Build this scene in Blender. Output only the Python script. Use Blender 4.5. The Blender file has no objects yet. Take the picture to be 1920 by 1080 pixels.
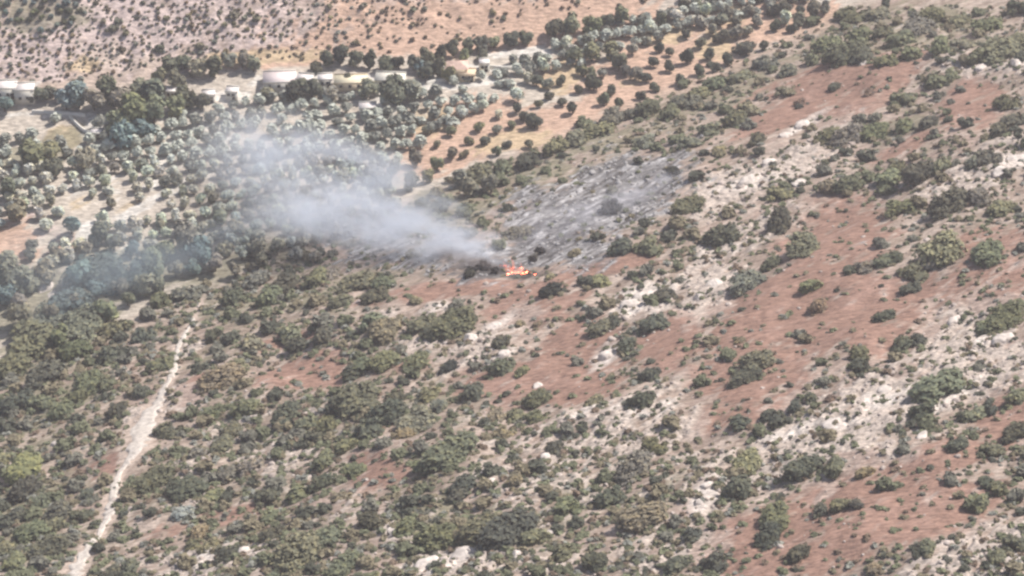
import bpy, math, random
import numpy as np
random.seed(7)
RNG = np.random.default_rng(7)
R = math.radians
C = bpy.context.scene
COL = C.collection
# ------------------------------------------------------------------ camera, sky, sun, exposure
CH, PITCH, HFOV = 400.0, R(35.0), R(22.0)
cd = bpy.data.cameras.new('camera'); cam = bpy.data.objects.new('camera', cd); COL.objects.link(cam)
cam.location = (0, 0, CH); cam.rotation_euler = (math.pi/2 - PITCH, 0, 0)
cd.sensor_width = 36; cd.angle = HFOV; cd.clip_start = 1; cd.clip_end = 20000
C.camera = cam
SUN_EL, SUN_AZ = R(50), R(58)          # azimuth measured from +Y towards +X
w = bpy.data.worlds.new('World'); C.world = w; w.use_nodes = True
nt = w.node_tree; bg = nt.nodes['Background']
sky = nt.nodes.new('ShaderNodeTexSky'); sky.sky_type = 'NISHITA'; sky.sun_disc = False
sky.sun_elevation = SUN_EL; sky.sun_rotation = SUN_AZ; sky.altitude = 300; sky.dust_density = 2.0
nt.links.new(sky.outputs[0], bg.inputs[0]); bg.inputs[1].default_value = 0.09
sl = bpy.data.lights.new('sun', 'SUN'); sl.energy = 4.8; sl.angle = R(0.6); sl.color = (1.0, 0.948, 0.90)
so = bpy.data.objects.new('sun', sl); COL.objects.link(so)
so.rotation_euler = (math.pi/2 - SUN_EL, 0, math.pi - SUN_AZ); so.location = (100, 100, 600)
C.view_settings.view_transform = 'Standard'; C.view_settings.look = 'None'
C.view_settings.exposure = 0.4; C.view_settings.gamma = 1.0
C.render.engine = 'CYCLES'
C.cycles.filter_width = 2.6
C.cycles.max_bounces = 6; C.cycles.diffuse_bounces = 3; C.cycles.volume_bounces = 3
C.cycles.volume_step_rate = 1.0; C.cycles.volume_max_steps = 256
C.cycles.use_denoising = True

# ------------------------------------------------------------------ noise and terrain
def _hash(ix, iy, seed):
    h = (ix.astype(np.int64)*374761393 + iy.astype(np.int64)*668265263 + seed*1442695041) & 0xffffffff
    h = ((h ^ (h >> 13)) * 1274126177) & 0xffffffff
    h = (h ^ (h >> 16)) & 0xffffffff
    return h / 4294967295.0
def vnoise(x, y, seed=0):
    ix, iy = np.floor(x), np.floor(y); fx, fy = x-ix, y-iy
    fx = fx*fx*(3-2*fx); fy = fy*fy*(3-2*fy)
    a = _hash(ix, iy, seed); b = _hash(ix+1, iy, seed); c = _hash(ix, iy+1, seed); d = _hash(ix+1, iy+1, seed)
    return (a*(1-fx)+b*fx)*(1-fy) + (c*(1-fx)+d*fx)*fy
def fbm(x, y, seed=0, octv=4):
    s = 0; a = 0.5; t = 0
    for i in range(octv):
        s = s + a*vnoise(x, y, seed+i*17); t += a; a *= 0.55
        x, y = x*1.93+y*0.31+3.7, y*1.93-x*0.31+9.1
    return s/t
GX, GY, C0 = 0.63, -0.777, 0.777*632      # uphill direction of the near hillside
SL = 0.33
def sp(d, k): return (np.sqrt(d*d+k*k)+d)/2
def along(x, y): return x*0.777 + y*0.63
def sa(x, y): return x*0.669 + y*0.743      # along the rock strata, a little steeper than the contour
def sd(x, y): return x*0.743 - y*0.669 + 400
def dist_up(x, y): return x*GX + y*GY + C0
def dist_far(x, y): return (y - 706 - 0.326*x)/1.052
def zbase(x, y):
    x = np.asarray(x, float); y = np.asarray(y, float)
    d = dist_up(x, y); a = along(x, y); e = dist_far(x, y)
    dc = np.where(d > 700, 700 + (d-700)*0.15, d)
    z = SL*sp(dc, 14)
    m = np.clip(d/45, 0, 1)
    z = z + m*((fbm(a/46, d/38, 3, 3)-0.5)*9 + (fbm(a/17, d/11, 5, 3)-0.5)*3.0)
    ec = np.where(e > 500, 500+(e-500)*0.2, e)
    z = z + 0.46*sp(ec, 10)*(0.85+0.3*vnoise(x/140, y/140, 9))
    me = np.clip(e/30, 0, 1)
    z = z + me*((fbm(x/34+9, y/60, 11, 3)-0.5)*9)
    v = np.clip(1-m, 0, 1)*np.clip(1-me, 0, 1)
    z = z + v*(fbm(x/30, y/22, 21, 3)-0.5)*2.2
    return z
F = 960/math.tan(HFOV/2)
def at(px, py):
    """pixel of the 1920x1080 photo -> ground point"""
    px = np.atleast_1d(np.asarray(px, float)); py = np.atleast_1d(np.asarray(py, float))
    dx = (px-960)/F; dv = (540-py)/F
    cy = math.cos(PITCH) + dv*math.sin(PITCH); cz = -math.sin(PITCH) + dv*math.cos(PITCH)
    t = np.full(px.shape, 300.0); done = np.zeros(px.shape, bool); lo = t.copy()
    while t.min() < 1800 and not done.all():
        z = CH + cz*t; under = z < zbase(dx*t, cy*t)
        done |= under; lo = np.where(done, lo, t); t = np.where(done, t, t+3.0)
        if t.max() > 2000: break
    hi = t.copy()
    for _ in range(12):
        m = (lo+hi)/2; u = CH+cz*m < zbase(dx*m, cy*m)
        hi = np.where(u, m, hi); lo = np.where(u, lo, m)
    return dx*hi, cy*hi, hi
def ppm(x, y):                       # photo pixels per metre at a ground point
    z = zbase(x, y)
    return F/(np.asarray(y)*math.cos(PITCH) + (CH-z)*math.sin(PITCH))

# soil patches: (px, py, rx, ry, turn, strength), given in the photo and laid out on the ground
def patches(lst):
    A = np.array([(p+(1.0,))[:6] for p in lst], float)
    th = np.radians(A[:, 4])
    cx, cy_, _ = at(A[:, 0], A[:, 1])
    ax, ay, _ = at(A[:, 0]+A[:, 2]*np.cos(th)*.5, A[:, 1]-A[:, 2]*np.sin(th)*.5)
    bx, by, _ = at(A[:, 0]+A[:, 3]*np.sin(th)*.5, A[:, 1]+A[:, 3]*np.cos(th)*.5)
    return [(cx[i], cy_[i], 2*(ax[i]-cx[i]), 2*(ay[i]-cy_[i]), 2*(bx[i]-cx[i]), 2*(by[i]-cy_[i]), A[i, 5]) for i in range(len(A))]
def evalp(P, x, y):
    m = np.zeros(np.shape(x))
    for cx, cy_, ax, ay, bx, by, s in P:
        det = ax*by-ay*bx
        if abs(det) < 1e-6: continue
        ux = x-cx; uy = y-cy_
        p = (ux*by-uy*bx)/det; q = (ax*uy-ay*ux)/det
        r = np.sqrt(p*p+q*q)
        m = np.maximum(m, s*np.clip(1.45-r*0.9, 0, 1))
    return m
RED = patches([(1480,560,190,85,28),(1620,600,170,50,8),(1810,540,170,45,8),(1420,700,110,70,28),(1570,440,110,55,25),(1370,770,70,45,25),
 (1250,640,70,45,25),(1550,170,150,55,20),(1470,215,90,35,20),(1690,125,90,35,30),(1820,190,55,50,20),(1700,272,60,16,25),
 (1650,930,210,55,4),(1770,860,110,45,12),(1480,1015,170,60,8),(1885,790,60,55,0),(1400,1060,110,30,0),(1720,970,150,50,5),(1150,495,110,22,12),
 (580,700,90,42,18),(700,880,60,25,15),(850,545,150,18,8),(1070,680,130,60,22),(1100,735,90,28,15),(390,722,60,22,20),
 (540,640,60,22,15),(1000,570,90,35,18),(905,715,60,22,10),(450,960,80,20,10,.7),(300,1010,60,25,20,.6),(190,870,50,25,20,.7),
 (1600,860,70,20,0,.6),(770,690,60,18,10,.6),(1290,950,50,30,20,.5),(1830,460,90,26,10,.9)])
PALE = patches([(1600,790,190,75,25),(1800,625,110,60,25),(1870,690,80,50,25),(1210,565,75,28,20),(1330,535,60,60,20),(930,625,110,22,30),
 (1140,665,45,20,35,1.1),(940,668,40,10,25),(860,655,50,15,25,.8),(1400,335,150,40,18),(1500,300,90,30,20),(1850,315,130,45,18),(1830,125,110,22,5),
 (1505,237,60,9,30),(850,1058,120,30,10),(1250,790,90,35,15,.9),(1120,830,220,90,8,.62),(1330,915,40,85,-40,1),(1880,1035,170,55,14),(400,1055,110,26,12),
 (1270,1025,100,55,10,.8),(740,1000,50,16,20,.9),(335,755,70,22,20),(275,770,60,16,20,.9),(350,640,30,24,20,.9),(85,545,30,40,-45,1),(1560,270,60,30,20,.7),(1440,420,90,30,20,.7),
 (1350,470,70,30,20,.8),(1480,880,80,20,20,.9),(1620,845,120,20,5,.7),(990,890,90,80,10,.55),(680,960,60,40,10,.5),(560,850,120,90,10,.45),(1700,330,160,18,15,.6),
 (480,790,80,50,10,.5),(800,640,80,15,20,.6),(680,610,100,20,15,.5),(820,575,40,10,15,1),(450,880,160,50,20,.5),(1000,1060,130,20,5,.7)])
BRIGHT = patches([(1210,565,72,26,20),(1140,665,42,17,35),(942,669,36,10,25),(820,1060,90,14,8),(1330,915,24,48,-40),(1310,945,22,20,-40),(1800,742,70,10,35),(1560,800,70,13,12),(1650,752,70,16,20),(1400,342,66,14,15),(1503,238,48,8,30),(1900,305,44,16,0),(825,577,20,9,10),(742,998,26,13,20),(88,540,20,30,-40),(1480,815,60,12,20),(1120,770,60,14,15,.8),(1230,770,50,16,15,.8),(1840,640,50,14,25,.8),(1900,1040,60,20,12,.8),(400,1052,70,14,12,.8),(1015,775,30,9,20,.8),(910,880,22,30,-35,.7),(640,640,40,9,15,.7),(930,610,60,9,30,.7),(1350,480,50,14,15,.7)])
ASH = patches([(1120,385,185,76,22,1.0),(1010,470,60,35,5,1),(1090,470,60,25,10,1),(1230,340,60,45,10,1),(760,470,170,30,0,.8),(900,500,90,22,5,.8),(1000,400,60,50,20,.9)])
BURN = patches([(905,507,60,13,4),(985,518,45,8,8),(950,500,40,10,0),(1020,480,30,8,10,.8),(1000,430,40,8,25,.7),(1080,440,50,7,25,.7),(1130,400,40,7,25,.7)])
ORANGE = patches([(870,250,130,60,20),(1060,235,130,42,15),(1180,170,110,70,12),(1330,110,110,60,12),(1400,50,110,50,10),(1500,45,90,40,10),(1060,130,60,30,20),
 (880,55,330,55,2),(1120,30,150,50,0),(620,80,90,30,0,.8),(520,110,110,22,4,.9),(160,125,50,30,0,.6),(20,455,60,50,10,.9),(150,450,60,25,10,.6),(800,320,110,26,10,.7),
 (1260,120,150,90,10,.9),(730,25,200,40,0,.7)])
YEL = patches([(1065,130,30,30,0),(1250,60,50,25,0),(1345,80,40,35,0),(960,265,90,20,10,.8),(810,230,50,30,0,.8),(1190,150,30,16,20,.6),(500,108,130,16,3,.8),(160,122,40,22,0,.8),
 (250,385,30,10,25,.8),(150,380,30,14,25,.7),(1380,30,30,20,0,.9),(1040,150,40,40,0,.6),(120,255,36,26,0,1)])
WHITE = patches([(30,175,70,22,0),(560,158,90,22,0),(720,205,30,22,0),(430,180,60,12,0),(180,250,30,26,0),(650,165,110,14,0,.7),(700,150,60,10,0),(870,150,70,12,0),(820,160,120,9,2,.8),
 (985,100,90,12,5,.8),(290,345,25,14,25,.9),(270,385,80,12,30,.8),(165,435,28,20,30,.9),(350,345,60,12,25,.7),(90,215,90,7,0,.8),(60,385,40,12,30,.7),(230,470,50,8,30,.8),(900,128,90,8,0,.9),(330,255,200,60,5,.45),(200,330,160,60,15,.5),(640,230,120,40,5,.4)])
GREEN = patches([(840,400,110,55,15,.8),(170,530,170,60,10,1),(330,500,140,40,5,1),(60,600,60,50,0,.8),(480,480,120,30,5,.8),(900,360,70,30,15,.7),(60,20,110,34,0,.9),(60,290,90,30,10,.8),(130,255,45,25,0,.9),(150,560,120,60,-20,.6),(100,700,200,140,0,.6),(1080,300,240,40,28,.7),(1400,170,160,30,25,.7),(1750,80,200,70,15,.6),
 (1650,245,160,25,10,.7),(400,700,120,80,0,.4),(750,760,180,60,10,.5),(850,980,240,50,5,.6),(1230,900,150,90,5,.5),(600,540,250,40,10,.6),(60,950,120,110,0,.6),(1100,900,200,90,5,.5)])
DEN = ["0000000000066777","0000000006652244","0000000544434544","0002665434432344","8898652123321114","9966565325342322","9746774532222144","7567736456543234","8637858764542224"]
SCR = patches([(60+120*j, 60+120*i, 78, 74, 10, int(DEN[i][j])/9) for i in range(9) for j in range(16) if int(DEN[i][j]) > 2])
PINK = patches([(200,40,220,60,0,.9),(450,40,260,60,0,.8),(60,110,150,50,0,.8),(300,110,120,40,0,.6),(60,430,60,60,0,.6)])

TRACK = [(378,562,6),(363,598,8),(346,630,9),(332,655,10),(327,690,13),(316,715,12),(303,740,16),(290,762,24),(275,790,40),(258,830,34),(238,866,20),(221,895,12),(212,930,19),(204,965,19),(188,1000,12),(160,1035,17),(144,1062,24),(138,1095,26),(128,1150,26),(110,1230,24)]
tx, ty, _ = at([p[0] for p in TRACK], [p[1] for p in TRACK])
tw = 1.12*np.array([p[2] for p in TRACK])/ppm(tx, ty)          # half-ish widths in metres
def spline(P, n):
    P = np.asarray(P, float); out = []
    for i in range(len(P)-1):
        p0 = P[max(i-1, 0)]; p1 = P[i]; p2 = P[i+1]; p3 = P[min(i+2, len(P)-1)]
        for k in range(n):
            t = k/n
            out.append(0.5*((2*p1)+(-p0+p2)*t+(2*p0-5*p1+4*p2-p3)*t*t+(-p0+3*p1-3*p2+p3)*t**3))
    out.append(P[-1]); return np.array(out)
TR = spline(np.column_stack([tx, ty, tw]), 14); TRV = 14*1
def track_mask(x, y):
    m = np.full(np.shape(x), 9.0)
    near = (x > TR[:, 0].min()-15) & (x < TR[:, 0].max()+15) & (y > TR[:, 1].min()-15) & (y < TR[:, 1].max()+15)
    if near.any():
        xs, ys = x[near], y[near]; best = np.full(xs.shape, 9.0)
        for px, py, pw in TR: best = np.minimum(best, np.hypot(xs-px, ys-py)/(pw*0.62))
        m[near] = best
    return m
def masks(x, y):
    a, d = along(x, y), dist_up(x, y)
    p_, q_ = sa(x, y), sd(x, y)
    n1 = fbm(p_/9, q_/4.2, 31, 4)-0.5; n2 = fbm(p_/3.6, q_/1.4, 37, 3)-0.5
    near = np.clip(d/12+.3, 0, 1)
    def th(P, k=1.3, off=0.45, sh=4.0, kk=.7): return np.clip((evalp(P, x, y)*1.0+n1*k+n2*kk-off)*sh, 0, 1)
    return dict(near=near, red=th(RED), pale=th(PALE, 1.5, .42, 3.5, 1.2), ash=th(ASH, 1.0), orange=th(ORANGE, .8), yel=th(YEL, .8), white=th(WHITE, .8, .5, 5), green=th(GREEN, 1.2), pink=th(PINK, 1.2),
                n1=n1, n2=n2, tr=np.clip((1.6-track_mask(x, y)+n2*1.2)*3, 0, 1))
def zrough(x, y, M):
    a, d = along(x, y), dist_up(x, y)
    near = np.clip(d/12, 0, 1)
    p_, q_ = sa(x, y), sd(x, y)
    r1 = np.abs(fbm(p_/5.2, q_/1.5, 41, 3)-0.5)*2; r2 = fbm(a/1.3, d/0.9, 47, 2)-0.5
    amp = near*(0.12+0.75*M['pale']*(1-.75*M['red'])+0.35*M['ash'])*(1-M['tr'])
    z = amp*(0.75-r1*1.7)+amp*0.9*r2
    z = z + (1-near)*(fbm(x/2.2, y/2.2, 53, 3)-0.5)*0.35
    z = z + np.clip(dist_far(x, y)/10, 0, 1)*(fbm(x/5, y/5, 57, 3)-0.5)*2.2
    return z
def zg(x, y):
    x = np.atleast_1d(np.asarray(x, float)); y = np.atleast_1d(np.asarray(y, float))
    return zbase(x, y) + zrough(x, y, masks(x, y))

# ------------------------------------------------------------------ materials
def mat(name):
    m = bpy.data.materials.new(name); m.use_nodes = True
    b = m.node_tree.nodes['Principled BSDF']; b.inputs['Roughness'].default_value = 0.9
    b.inputs['Specular IOR Level'].default_value = 0.15
    return m, m.node_tree, b
def N(t, kind, **kw):
    n = t.nodes.new(kind)
    for k, v in kw.items(): setattr(n, k, v)
    return n
def mix_rgb(t, fac, a, b, mode='MIX'):
    n = t.nodes.new('ShaderNodeMix'); n.data_type = 'RGBA'; n.blend_type = mode
    for s, v in ((0, fac), (6, a), (7, b)):
        if hasattr(v, 'is_output') or isinstance(v, bpy.types.NodeSocket): t.links.new(v, n.inputs[s])
        else: n.inputs[s].default_value = v
    return n.outputs[2]
def noise(t, scale, vec, detail=3, rough=.6):
    n = t.nodes.new('ShaderNodeTexNoise'); n.inputs['Scale'].default_value = scale
    n.inputs['Detail'].default_value = detail; n.inputs['Roughness'].default_value = rough
    t.links.new(vec, n.inputs['Vector']); return n
def ramp(t, src, stops):
    r = t.nodes.new('ShaderNodeValToRGB'); e = r.color_ramp.elements
    while len(e) < len(stops): e.new(0.5)
    for i, (p, c) in enumerate(stops): e[i].position = p; e[i].color = c if len(c) == 4 else (*c, 1)
    t.links.new(src, r.inputs[0]); return r.outputs[0]
def g(v): return (v, v, v, 1)

def ground_mat():
    m, t, b = mat('hillside_soil')
    at_ = N(t, 'ShaderNodeAttribute', attribute_name='soil')
    geo = N(t, 'ShaderNodeNewGeometry')
    mp = N(t, 'ShaderNodeMapping'); mp.inputs['Rotation'].default_value = (0, 0, -R(48)); mp.inputs['Scale'].default_value = (0.45, 1.35, 1)
    t.links.new(geo.outputs['Position'], mp.inputs['Vector'])
    n1 = noise(t, 0.9, mp.outputs[0], 4, .65); n2 = noise(t, 3.2, mp.outputs[0], 3, .6)
    c = mix_rgb(t, 1.0, at_.outputs['Color'], ramp(t, n1.outputs['Fac'], [(.30, g(.52)), (.5, g(.98)), (.70, g(1.42))]), 'MULTIPLY')
    c = mix_rgb(t, 1.0, c, ramp(t, n2.outputs['Fac'], [(.3, g(.72)), (.7, g(1.25))]), 'MULTIPLY')
    t.links.new(c, b.inputs['Base Color'])
    bp = N(t, 'ShaderNodeBump'); bp.inputs['Strength'].default_value = .6; bp.inputs['Distance'].default_value = .35
    t.links.new(n1.outputs['Fac'], bp.inputs['Height']); t.links.new(bp.outputs[0], b.inputs['Normal'])
    return m
def foliage_mat(name, scale=1.0):
    m, t, b = mat(name)
    oi = N(t, 'ShaderNodeObjectInfo'); geo = N(t, 'ShaderNodeNewGeometry')
    n = noise(t, .9*scale, geo.outputs['Position'], 2); n2 = noise(t, 3.5*scale, geo.outputs['Position'], 1)
    c = mix_rgb(t, 1.0, oi.outputs['Color'], ramp(t, n.outputs['Fac'], [(.32, (.62, .66, .68)), (.5, (1, 1, 1)), (.68, (1.5, 1.4, 1.15))]), 'MULTIPLY')
    c = mix_rgb(t, 1.0, c, ramp(t, n2.outputs['Fac'], [(.3, g(.7)), (.7, g(1.3))]), 'MULTIPLY')
    t.links.new(c, b.inputs['Base Color']); b.inputs['Roughness'].default_value = .8
    return m
def plain(name, col, var=.25, scale=1.5, rough=.85):
    m, t, b = mat(name); geo = N(t, 'ShaderNodeNewGeometry')
    n = noise(t, scale, geo.outputs['Position'], 3)
    c = mix_rgb(t, 1.0, (*col, 1), ramp(t, n.outputs['Fac'], [(.3, g(1-var)), (.7, g(1+var*.6))]), 'MULTIPLY')
    t.links.new(c, b.inputs['Base Color']); b.inputs['Roughness'].default_value = rough
    return m
M_GROUND = ground_mat(); M_LEAF = foliage_mat('foliage'); M_BARK = plain('bark', (.10, .075, .055))
M_ROCK = plain('limestone', (.60, .53, .47), .4, .8); M_TRACK = plain('pale_track_gravel', (.56, .50, .435), .35, .9)
M_WALL = plain('lime_plaster', (.72, .68, .60), .12, .4); M_WALL2 = plain('cream_plaster', (.70, .58, .42), .12, .4)
M_ROOF = plain('faded_tile', (.66, .47, .38), .2, .8); M_ROOFW = plain('pale_concrete_roof', (.72, .66, .62), .15, .4)
M_DARK = plain('window_opening', (.05, .05, .05), .1, 1)
M_ASHROCK = plain('ash_grey_rock', (.34, .32, .31), .4, .9)

# ------------------------------------------------------------------ object helpers
def link(o, parent=None):
    COL.objects.link(o)
    if parent: o.parent = parent
    return o
def mesh_np(name, V, Fc, m, smooth=False, parent=None):
    me = bpy.data.meshes.new(name); V = np.asarray(V, np.float32); Fc = np.asarray(Fc, np.int32)
    me.vertices.add(len(V)); me.vertices.foreach_set('co', V.ravel())
    k = Fc.shape[1]; me.loops.add(Fc.size); me.loops.foreach_set('vertex_index', Fc.ravel())
    me.polygons.add(len(Fc)); me.polygons.foreach_set('loop_start', np.arange(len(Fc), dtype=np.int32)*k)
    try: me.polygons.foreach_set('loop_total', np.full(len(Fc), k, np.int32))
    except Exception: pass
    if smooth: me.polygons.foreach_set('use_smooth', np.ones(len(Fc), bool))
    me.update(calc_edges=True); me.validate()
    if m: me.materials.append(m)
    return me
def tag(o, label=None, cat=None, group=None, kind=None):
    if label: o['label'] = label
    if cat: o['category'] = cat
    if group: o['group'] = group
    if kind: o['kind'] = kind
    return o

# ------------------------------------------------------------------ the ground: one sheet
def build_ground():
    ys = [ -3000, -2000, -1200, -700, -350, -150, 0, 100, 180, 240, 290, 320]
    y = 340.0; fine = []
    while y < 800: fine.append(y); y += 0.36 + max(0, (y-340))*0.0006
    ys = np.array(ys + fine + [810, 830, 860, 900, 960, 1040, 1150, 1300, 1500, 1800, 2300, 3000, 4500, 7000])
    uf = np.linspace(-.262, .262, 640)
    ext = []; u = .262; st = .004
    while u < 30: u += st; st *= 1.25; ext.append(u)
    us = np.concatenate([-np.array(ext[::-1]), uf, np.array(ext)])
    U, Y = np.meshgrid(us, ys); W = np.sqrt(Y*Y+120**2); X = U*W
    M = masks(X, Y); Z = zbase(X, Y) + zrough(X, Y, M)
    V = np.column_stack([X.ravel(), Y.ravel(), Z.ravel()])
    nx, ny = len(us), len(ys); idx = np.arange(nx*ny).reshape(ny, nx)
    Fc = np.column_stack([idx[:-1, :-1].ravel(), idx[:-1, 1:].ravel(), idx[1:, 1:].ravel(), idx[1:, :-1].ravel()])
    me = mesh_np('ground', V, Fc, M_GROUND, True)
    def lerp(a, b, m): return a*(1-m[..., None]) + np.array(b)*m[..., None]
    far = np.clip(dist_far(X, Y)/6+.2, 0, 1); near = np.clip(dist_up(X, Y)/10+.4, 0, 1)
    n = np.clip(fbm(X/14, Y/10, 71, 3)*2.4-.7, 0, 1)
    c = np.zeros(X.shape+(3,)) + np.array((.46, .40, .33))            # valley floor
    c = lerp(c, (.46, .36, .29), far)
    c = lerp(c, (.335, .25, .205), near)
    c = lerp(c, (.265, .205, .16), near*n*.8)
    sc = np.clip(evalp(SCR, X, Y)*1.1+M['n1']*1.3+M['n2']*.7-.28, 0, 1)
    a_, d_ = sa(X, Y), sd(X, Y)
    st = np.clip((fbm(a_/8.5+3, d_/1.9, 83, 4)-.44)*5, 0, 1); st2 = np.clip((fbm(a_/4+8, d_/1.2, 89, 3)-.52)*5, 0, 1)
    c = lerp(c, (.205, .185, .125), sc*near*.85)
    c = lerp(c, (.43, .35, .29), st*near*.75); c = lerp(c, (.22, .165, .125), st2*near*.6)
    f1 = np.clip((fbm(X/26, Y/13, 91, 3)-.42)*4, 0, 1); f2 = np.clip((fbm(X/9, Y/7, 93, 3)-.5)*4, 0, 1)
    c = lerp(c, (.33, .255, .215), f1*far*.8); c = lerp(c, (.58, .47, .40), f2*far*.6)
    c = lerp(c, (.50, .40, .36), M['pink']*(1-near))
    c = lerp(c, (.47, .32, .235), M['orange']*(1-near))
    c = lerp(c, (.48, .37, .23), M['yel']*.8)
    c = lerp(c, (.58, .54, .48), M['white']*(1-near))
    c = lerp(c, (.20, .185, .12), M['green']*.7)
    c = lerp(c, (.262, .160, .120), M['red']*near)
    c = lerp(c, (.335, .212, .165), M['red']*near*np.clip(M['n1']*4, 0, 1)*.7)
    c = lerp(c, (.43, .362, .308), M['pale']*near*(1-.5*M['red']))
    c = lerp(c, (.62, .55, .485), np.clip(evalp(BRIGHT, X, Y)*1.3+M['n1']*.9+M['n2']*1.1-.55, 0, 1)*near)
    c = lerp(c, (.20, .193, .19), M['ash']*.95)
    c = lerp(c, (.45, .43, .42), M['ash']*np.clip(M['n2']*7-.2, 0, 1)*.85)
    c = lerp(c, (.045, .038, .034), np.clip(evalp(BURN, X, Y)*1.3+M['n2']*1.5-.4, 0, 1)*.9)
    c = lerp(c, (.075, .068, .064), M['ash']*np.clip((fbm(a_/5+2, d_/1.0, 95, 3)-.53)*9, 0, 1)*.85)
    c = lerp(c, (.44, .35, .285), M['tr'])
    ca = me.color_attributes.new('soil', 'FLOAT_COLOR', 'POINT')
    ca.data.foreach_set('color', np.concatenate([c.reshape(-1, 3), np.ones((c.shape[0]*c.shape[1], 1))], 1).astype(np.float32).ravel())
    o = link(bpy.data.objects.new('ground', me))
    tag(o, 'rocky hillside of red soil and pale stone above a valley floor', 'ground', kind='structure')
build_ground()

def build_track():
    V = []; Fc = []; n = 7; T = TR[TRV:]
    T = spline(T, 4)
    for i in range(len(T)):
        p = T[i]; q = T[min(i+1, len(T)-1)] - T[max(i-1, 0)]; L = math.hypot(q[0], q[1]); nx, ny = -q[1]/L, q[0]/L
        e0 = p[2]*(.5+.5*(float(vnoise(np.array(i/9.), np.array(1.), 3))-.5)); e1 = p[2]*(.5+.5*(float(vnoise(np.array(i/8.), np.array(7.), 5))-.5))
        for k in range(n):
            s = -e0 + (e0+e1)*k/(n-1); V.append((p[0]+nx*s, p[1]+ny*s, 1 if 0 < k < n-1 else 0))
    V = np.array(V); z = zg(V[:, 0], V[:, 1]); lift = np.where(V[:, 2] > 0, .34, -.15); V[:, 2] = z+lift
    for i in range(len(T)-1):
        for k in range(n-1): a = i*n+k; Fc.append((a, a+n, a+n+1, a+1))
    me = mesh_np('path', V, Fc, M_TRACK, True)
    tag(link(bpy.data.objects.new('path', me)), 'pale stony track running down the left of the hillside', 'path', kind='structure')
build_track()

# ------------------------------------------------------------------ plant meshes
def ico(sub=1):
    t = (1+5**.5)/2
    v = [(-1,t,0),(1,t,0),(-1,-t,0),(1,-t,0),(0,-1,t),(0,1,t),(0,-1,-t),(0,1,-t),(t,0,-1),(t,0,1),(-t,0,-1),(-t,0,1)]
    f = [(0,11,5),(0,5,1),(0,1,7),(0,7,10),(0,10,11),(1,5,9),(5,11,4),(11,10,2),(10,7,6),(7,1,8),(3,9,4),(3,4,2),(3,2,6),(3,6,8),(3,8,9),(4,9,5),(2,4,11),(6,2,10),(8,6,7),(9,8,1)]
    v = [np.array(p)/np.linalg.norm(p) for p in v]
    for _ in range(sub):
        c = {}; nf = []
        def mid(a, b):
            k = (min(a, b), max(a, b))
            if k not in c: p = v[a]+v[b]; v.append(p/np.linalg.norm(p)); c[k] = len(v)-1
            return c[k]
        for a, b, d in f:
            x, y, z = mid(a, b), mid(b, d), mid(d, a); nf += [(a, x, z), (b, y, x), (d, z, y), (x, y, z)]
        f = nf
    return np.array(v), np.array(f)
ICO1 = ico(1); ICO2 = ico(2)
def crown_mesh(name, seed, n=520, lobes=7, leaf=.17, h=1.15, lift=0.0, spread=.62, core=.72, rlo=.30, rag=0.02):
    """crown of radius about 1, base near z=0: leaf clumps in a few uneven lobes, tri faces"""
    r = np.random.default_rng(seed); V = []; Fc = []; nv = 0
    L = []
    for i in range(lobes):
        a = r.uniform(0, 2*math.pi); q = spread*math.sqrt(r.uniform(0, 1)); rad = r.uniform(rlo, .52)*(1-.35*q)
        L.append((math.cos(a)*q, math.sin(a)*q, lift + rad*.8 + r.uniform(0, max(0, h-rad*1.8))*(1-.5*q), rad))
    for cx, cy, cz, rad in L:
        v, f = ICO1; w_ = v*rad*core*(1+r.uniform(-.22, .22, (len(v), 1))) + np.array((cx, cy, cz)); w_[:, 2] = np.maximum(w_[:, 2], -.1)
        V.append(w_); Fc.append(f+nv); nv += len(v)
    wts = np.array([l[3]**2 for l in L]); wts /= wts.sum()
    k = r.choice(lobes, n, p=wts); P = np.array(L)[k]
    d = r.normal(size=(n, 3)); d[:, 2] += .35; d /= np.linalg.norm(d, axis=1)[:, None]
    c = P[:, :3] + d*(P[:, 3:4]*r.uniform(.72, 1.14+rag, (n, 1))); c[:, 2] = np.maximum(c[:, 2], .02)
    nn = d*.8 + np.array((0, 0, .45)) + r.normal(size=(n, 3))*.42; nn /= np.linalg.norm(nn, axis=1)[:, None]
    u = np.cross(nn, r.normal(size=(n, 3))); u /= np.linalg.norm(u, axis=1)[:, None]; wv = np.cross(nn, u)
    s = leaf*r.uniform(.55, 1.3, (n, 1)); s2 = s*r.uniform(.5, 1, (n, 1))
    q4 = np.stack([c-u*s-wv*s2*.6, c+u*s*.9-wv*s2, c+u*s*.7+wv*s2, c-u*s*.8+wv*s2*.8], 1).reshape(-1, 3)
    b = nv + np.arange(n)[:, None]*4
    V.append(q4); Fc.append(np.concatenate([b+np.array([0, 1, 2]), b+np.array([0, 2, 3])]))
    return np.concatenate(V), np.concatenate(Fc)
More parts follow.
